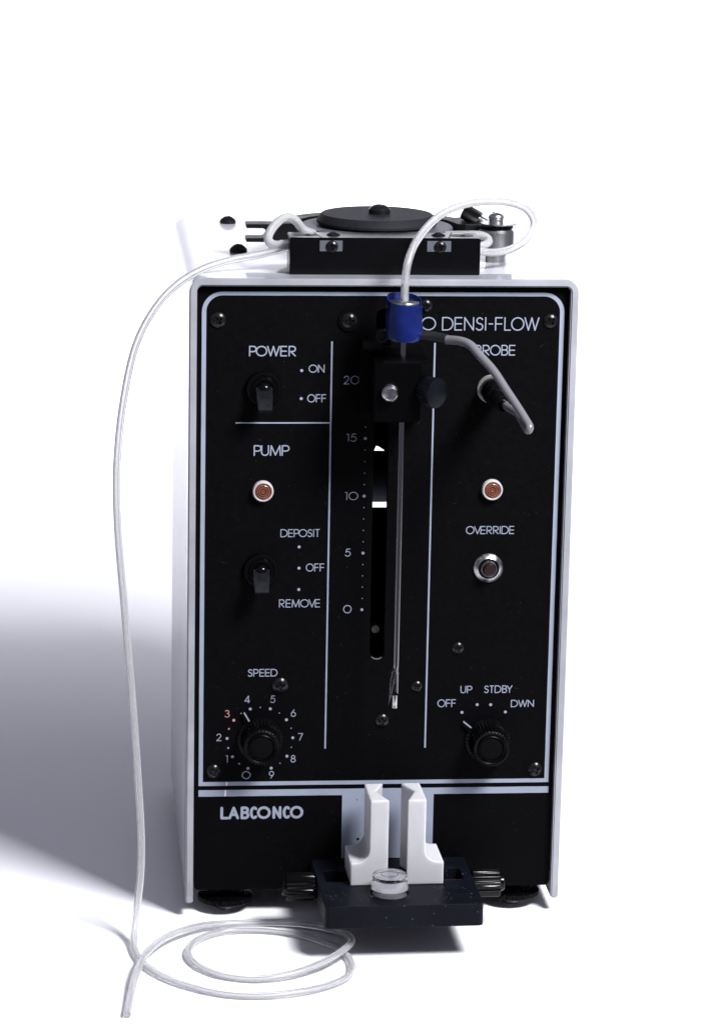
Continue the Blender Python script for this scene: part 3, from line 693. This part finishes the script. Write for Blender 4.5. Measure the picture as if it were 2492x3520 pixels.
# rotor
rot = obj('rotor', lathe(MB(), [(0, 436), (14, 436), (14, 444), (49.5, 444), (50.6, 445), (50.6, 450.8), (49.8, 451.8), (0, 451.8)], 96), M_disc2, inst, (2.8, 91, 0))
obj('rotor_hub', lathe(MB(), [(0, 452), (38.5, 452), (38.5, 453.2), (40.2, 453.6), (40.2, 455.0), (37.0, 459.3), (36.6, 459.6), (0, 459.6)], 120), M_disc, rot, (2.8, 91, 0), smooth=25)
screw(4.4, 91, 459.6, 7.2, SH, rot, 40, Matrix.Identity(3), 7.2)
obj('rotor_shaft', lathe(MB(), [(0, 428), (10, 428), (10, 436), (0, 436)], 32), M_steel, rot, (2.8, 91, 0))
# arm pivot post
post = obj('pivot_post', lathe(MB(), [(0, 429.8), (6.3, 429.8), (6.3, 437), (11.2, 437), (12.0, 437.8), (12.0, 449.8), (10.6, 451.6), (0, 451.8)], 72), M_brushed, inst, (80.7, 77.5, 0))
obj('rubber_washer', lathe(MB(), [(0, 451.9), (10.6, 451.9), (11.4, 452.7), (11.4, 453.7), (10.8, 454.3), (0, 454.3)], 48), M_black, post, (80.7, 77.5, 0))
obj('washer', lathe(MB(), [(0, 454.4), (11.9, 454.8), (12.0, 455.4), (0, 455.4)], 56), M_steel, post, (80.9, 77.5, .2), Matrix.Rotation(math.radians(.2), 3, 'Y'))
obj('spring_washer', lathe(MB(), [(0, 455.5), (4.7, 455.5), (4.7, 456.6), (4.4, 456.7), (4.4, 457.0), (4.7, 457.1), (4.7, 458.3), (0, 458.3)], 32), M_steel, post, (80.7, 77.5, 0))
ps = MB(); lathe(ps, [(0, 0), (4.9, 0), (5.1, .5), (5.1, 1.6), (4.6, 2.6), (3.4, 3.5), (1.8, 3.9), (0, 4.0)], 48)
obj('post_screw', ps, M_steel, post, (80.7, 77.5, 458.3))
obj('screw_slot', box(MB(), -.6, .6, -4.4, 4.4, 2.9, 4.05), M_inner, post, (80.7, 77.5, 458.3), Matrix.Rotation(math.radians(20), 3, 'Z'))
obj('post_foot', box(MB(), 84, 92, 104, 112, 429.8, 441), M_black, inst, bev=.3)
# knurled thumbscrew behind, leaning
d = Vector((-.80, .30, .42)).normalized()
ts = obj('thumbscrew', lathe(MB(), [(0, 0), (4.8, 0), (5.3, .8, .5), (5.3, 11.0, .5), (4.8, 12.0), (0, 12.0)], 144, flutes=36), M_ano, inst, (73.0, 104, 454.0), d.to_track_quat('Z', 'Y').to_matrix())
obj('shank', lathe(MB(), [(0, -8), (3.0, -8), (3.0, 0), (0, 0)], 24), M_steel, ts, (73.0, 104, 454.0), d.to_track_quat('Z', 'Y').to_matrix())

# ================================================================== PROBE (held by the carriage)
PXx, PY = 9.2, -27.0
pr = thing('level_probe', 'long thin steel liquid level probe wrapped in blue tape at its top with grey cable', 'probe', (PXx, PY, 153))
mb = MB(); lathe(mb, [(.0, 182), (1.95, 182), (1.95, 396), (0, 396)], 32); obj('rod', mb, M_rod, pr, (PXx, PY, 0))
# split tip: half shell down to a small ferrule, with a glass needle alongside
mb = MB(); n = 12; v = []; f = []
for (z, a0, a1) in ((182.5, -180, 180), (180, -170, 170), (176, -70, 110), (163, -60, 100)):
    for i in range(n + 1):
        a = math.radians(a0 + (a1 - a0) * i / n); v.append((1.9 * math.cos(a), 1.9 * math.sin(a), z))
    for i in range(n + 1):
        a = math.radians(a0 + (a1 - a0) * i / n); v.append((1.5 * math.cos(a), 1.5 * math.sin(a), z))
st = 2 * (n + 1)
for r_ in range(3):
    for i in range(n):
        f += [(r_ * st + i, r_ * st + i + 1, (r_ + 1) * st + i + 1, (r_ + 1) * st + i), (r_ * st + n + 1 + i, (r_ + 1) * st + n + 1 + i, (r_ + 1) * st + n + 2 + i, r_ * st + n + 2 + i)]
    f += [(r_ * st, (r_ + 1) * st, (r_ + 1) * st + n + 1, r_ * st + n + 1), (r_ * st + n, r_ * st + 2 * n + 1, (r_ + 1) * st + 2 * n + 1, (r_ + 1) * st + n)]
mb.add(v, f); obj('tip_shell', mb, M_rod, pr, (PXx, PY, 0))
obj('ferrule', lathe(MB(), [(1.4, 161.5), (1.85, 161.5), (1.9, 155.6), (1.72, 154.8), (1.9, 153.6), (1.85, 153.0), (1.4, 153.0)], 32, closed=True), M_chrome, pr, (PXx - .4, PY, 0))
obj('needle', tube(MB(), spline([(8.3, -27, 179.5), (7.9, -27.6, 176), (7.0, -28.5, 173.5), (6.2, -29, 165), (4.7, -29, 155.6)], 1), 1.45, 0, 16, rf=lambda t: max(.10, (1 if t < .45 else 1 - (t - .45) / .55))), M_glass, pr)
# tape: inner wrap with tall rim and a slanting outer wrap
def tape(r, z0, ztop, th, amp, name, m_):
    mb = MB(); seg = 96; rows = 26; v = []; f = []
    for side in (0, 1):
        for k in range(rows + 1):
            for i in range(seg):
                a = 2 * PI * i / seg; zt = ztop(a); z = z0(a) + (zt - z0(a)) * k / rows
                nz = noise.noise(Vector((math.cos(a) * 1.6, math.sin(a) * 1.6, z * .09))) * amp + noise.noise(Vector((math.cos(a) * 5, math.sin(a) * 5, z * .3))) * amp * .25
                bul = .6 * math.exp(-((z - 401) / 5) ** 2) * max(0, math.cos(a - .1)) ** 2 * 2.0
                rr = r + nz + bul - (th if side else 0) - .5 * math.exp(-(z - z0(a)) / 1.2)
                v.append((rr * math.cos(a), rr * math.sin(a), z))
    for k in range(rows):
        for i in range(seg):
            j = (i + 1) % seg; o0 = k * seg; o1 = (k + 1) * seg; q = (rows + 1) * seg
            f += [(o0 + i, o0 + j, o1 + j, o1 + i), (q + o0 + i, q + o1 + i, q + o1 + j, q + o0 + j)]
    q = (rows + 1) * seg
    for i in range(seg):
        j = (i + 1) % seg; t_ = rows * seg; f += [(t_ + i, t_ + j, q + t_ + j, q + t_ + i), (i, q + i, q + j, j)]
    mb.add(v, f); return obj(name, mb, m_, pr, (PXx, PY, 0))
# angle 0 = +x, -90deg = towards the viewer
tape(11.0, lambda a: 396.3 + .4 * math.sin(a * 2), lambda a: 421.6 + 2.8 * math.sin(a) - .9 * math.cos(a) + .3 * math.sin(3 * a), .5, .35, 'tape_wrap', M_blue)
def otop(a):
    d_ = (math.degrees(a) + 180 + 360) % 360 - 180          # -180..180
    s_ = 412.6 + 3.6 * (1 + math.cos(a)) * .5 + 1.6 * math.sin(a + .6)
    if d_ < -108 or d_ > 150: s_ += 5.5
    return s_
tape(11.5, lambda a: 396.0 + .5 * math.sin(a * 2 + 1), otop, .5, .35, 'outer_tape_wrap', M_blue)
obj('metal_collar', lathe(MB(), [(0, 396.5), (9.6, 396.5), (9.9, 419.5), (9.2, 420.4), (4.5, 420.9), (2.6, 420.9), (0, 420.9)], 56), M_chrome, pr, (PXx, PY, 0))
cab = [(19.7, -30.0, 398.6), (29.4, -34.0, 398.4), (35.6, -38.0, 397.6), (42.0, -44.0, 398.2), (48.4, -52.0, 397.0), (53.5, -60.0, 391.7), (61.2, -70.0, 383.8), (67.9, -80.0, 373.8), (74.3, -92.0, 364.4), (78.3, -101.5, 357.9), (79.6, -107.0, 355.2), (78.6, -106.5, 353.2), (77.6, -98.0, 354.6), (76.0, -78.0, 358.2), (72.5, -56.0, 358.0), (72.2, -48, 358)]
cp = spline(cab, 1.5)
k0 = min(range(len(cp)), key=lambda i: abs(cp[i].x - 36) + (0 if i < len(cp) // 2 else 99))
obj('cable', tube(MB(), cp[k0 - 4:], 2.9, 0, 24, rf=lambda t: 1 - .14 * min(1, t * 1.6)), M_cable, pr)
obj('heat_shrink', tube(MB(), cp[:k0 + 1], 3.5, 0, 24), M_heat, pr)
# plug in its socket
con = obj('plug', lathe(MB(), [(0, 2), (7.6, 2), (7.8, 3), (7.8, 16, 0), (7.4, 17), (7.2, 17.2), (7.2, 28), (6.4, 29.2), (5.6, 29.4), (5.4, 37)], 48), M_black, pr, (70.8, 6, 357.6), FRONT)
pf = [(5.4, 36.8)]
for i in range(7): h0 = 37 + i * 2.4; pf += [(5.2 - i * .12, h0), (5.2 - i * .12, h0 + 1.3), (4.2 - i * .1, h0 + 1.5), (4.2 - i * .1, h0 + 2.3)]
pf += [(3.2, 54), (3.2, 58)]
obj('strain_relief', lathe(MB(), pf, 40), M_black, con, (70.8, 6, 357.6), FRONT)
so = obj('probe_socket', lathe(MB(), [(7.5, 0), (9.5, 0), (9.5, 1.4), (9.0, 2.0), (7.5, 2.0)], 6 * 10, closed=True), M_silver, inst, (70.8, 6, 357.6), FRONT)

# ================================================================== TUBES
t1 = thing('silicone_tube', 'long clear tube hanging left of the white case and coiled on the floor', 'tube', (-85, -85, 0), 'clear silicone tubing')
hang = [(-52, 33.5, 446.4), (-59.4, 33.0, 445.3), (-77.4, 30.0, 441.3), (-100.2, 24.0, 437.6), (-117.3, 16.0, 432.9), (-134.2, 8.0, 423.4), (-147.3, 2.0, 409.4), (-158.4, -3.0, 388.7), (-166.8, -8.0, 352.0), (-170.9, -12.0, 311.2), (-170.5, -15.0, 273.8), (-165.9, -18.0, 216.7), (-161.1, -21.0, 159.1), (-157.0, -25.0, 101.2), (-155.1, -28.0, 62.3), (-155.8, -32.0, 39.8), (-158.0, -36.0, 21.2), (-160.4, -47.0, 6.0)]
A = [(-167.3, -170.9), (-164.4, -143.7), (-160.2, -112.9), (-153.3, -84.2), (-137.1, -49.0), (-114.0, -26.9), (-91.1, -18.5), (-68.6, -18.5), (-46.6, -25.8), (-25.7, -44.8), (-19.8, -63.4), (-25.6, -81.2), (-41.4, -99.6), (-64.1, -113.1), (-85.9, -116.9), (-106.9, -109.1), (-121.2, -91.5), (-126.0, -70.6), (-119.4, -48.2), (-103.2, -33.6), (-80.6, -30.5), (-58.7, -37.1), (-42.8, -48.6), (-27.8, -69.1), (-22.5, -93.1), (-27.6, -116.2), (-44.1, -132.6), (-66.2, -142.2), (-87.5, -144.5), (-108.5, -139.4), (-134.2, -120.4), (-150.6, -97.5), (-158.6, -73.6)]
zz = [2.45] * len(A)
for i, z in {1: 3.5, 2: 6.2, 3: 8.0, 4: 6.5, 5: 4.5, 8: 3.5, 9: 5.5, 10: 7.3, 11: 8.0, 12: 6.0, 13: 3.5}.items(): zz[i] = z
zz[-1] = 2.6
path = hang + [(x, y, z) for (x, y), z in zip(A[::-1], zz[::-1])]
obj('tube_wall', tube(MB(), spline(path, 2.0), 2.42, 1.05, 36), M_sil, t1)
t2 = thing('silicone_tube', 'clear tube arching from the right end of the pump block down into the blue tape', 'tube', (40, 20, 430), 'clear silicone tubing')
Rr = [(57, 28, 444.2), (64.3, 30.0, 443.5), (74.9, 38.0, 441.7), (87.3, 45.0, 443.2), (98.4, 50.0, 450.2), (102.5, 52.0, 459.6), (96.9, 50.0, 468.4), (84.1, 42.0, 473.8), (69.3, 32.0, 476.0), (52.6, 20.0, 475.6), (35.9, 5.0, 471.4), (23.4, -8.0, 462.9), (15.1, -18.0, 453.2), (10.9, -25.0, 443.2), (9.6, -27.0, 434.3), (9.4, -27.0, 420.6)]
obj('tube_wall', tube(MB(), spline(Rr, 2.0), 2.5, 1.1, 36), M_sil, t2)
t3 = thing('pump_tube', 'thick soft milky tube looping left out of the rotor into the block', 'tube', (-60, 50, 440), 'soft tube through the pump')
lp = [(-40, 66, 449), (-48.5, 62, 452.5), (-52.5, 59, 458.0), (-57.1, 55, 461.5), (-62.5, 49, 462.0), (-67.5, 44, 458.9), (-71.8, 39, 454.0), (-73.5, 36, 449.8), (-71.2, 34, 446.8), (-66.0, 33, 446.6), (-59.2, 33, 447.6), (-52, 33, 448)]
obj('tube_wall', tube(MB(), spline(lp, 1.5), 2.9, 1.2, 20), M_silsoft, t3)
t4 = thing('pump_tube', 'soft milky tube curling from the rotor round the right end of the block', 'tube', (65, 45, 440), 'soft tube through the pump')
lr = [(44, 52, 451), (57.1, 51, 451.3), (66.0, 51, 451.3), (71.5, 49, 449.8), (72.2, 45.5, 447.8), (68.4, 40.0, 446.3), (62.8, 35, 445.8), (55, 33, 445.8)]
obj('tube_wall', tube(MB(), spline(lr, 1.5), 2.7, 1.1, 20), M_silsoft, t4)

# ================================================================== BUBBLE LEVEL
lx, ly = 4.2, -63.8
lv = thing('bubble_level', 'small round clear bubble level on the dark plate in front of the white jaws', 'bubble level', (lx, ly, 38.2))
M_white = mat('level_white', (0.50, 0.50, 0.53), 0.5, spec=0.3, var=0.02)
obj('base_ring', lathe(MB(), [(11.9, 38.25), (12.9, 38.4), (12.9, 41.2), (12.5, 42.3), (11.9, 42.6)], 80, closed=True), M_glass, lv, (lx, ly, 0), smooth=30)
obj('body', lathe(MB(), [(0, 38.7), (11.75, 38.7), (11.75, 50.4), (11.4, 51.5), (10.6, 52.1), (9.0, 52.4), (0, 52.6)], 96), M_glass, lv, (lx, ly, 0), smooth=30)
obj('inner_base', lathe(MB(), [(0, 39.0), (11.2, 39.0), (11.2, 42.2), (10.4, 42.8), (0, 42.8)], 72), M_white, lv, (lx, ly, 0), smooth=30)
obj('vial_wall', lathe(MB(), [(0, 45.0), (9.4, 45.0), (9.6, 48.8), (8.8, 49.8), (0, 50.2)], 72), M_air, lv, (lx, ly, 0), smooth=30)
obj('ring_mark', lathe(MB(), [(5.1, 50.6), (5.5, 50.6), (5.5, 50.85), (5.1, 50.85)], 56, closed=True), M_black, lv, (lx - .2, ly, 0))
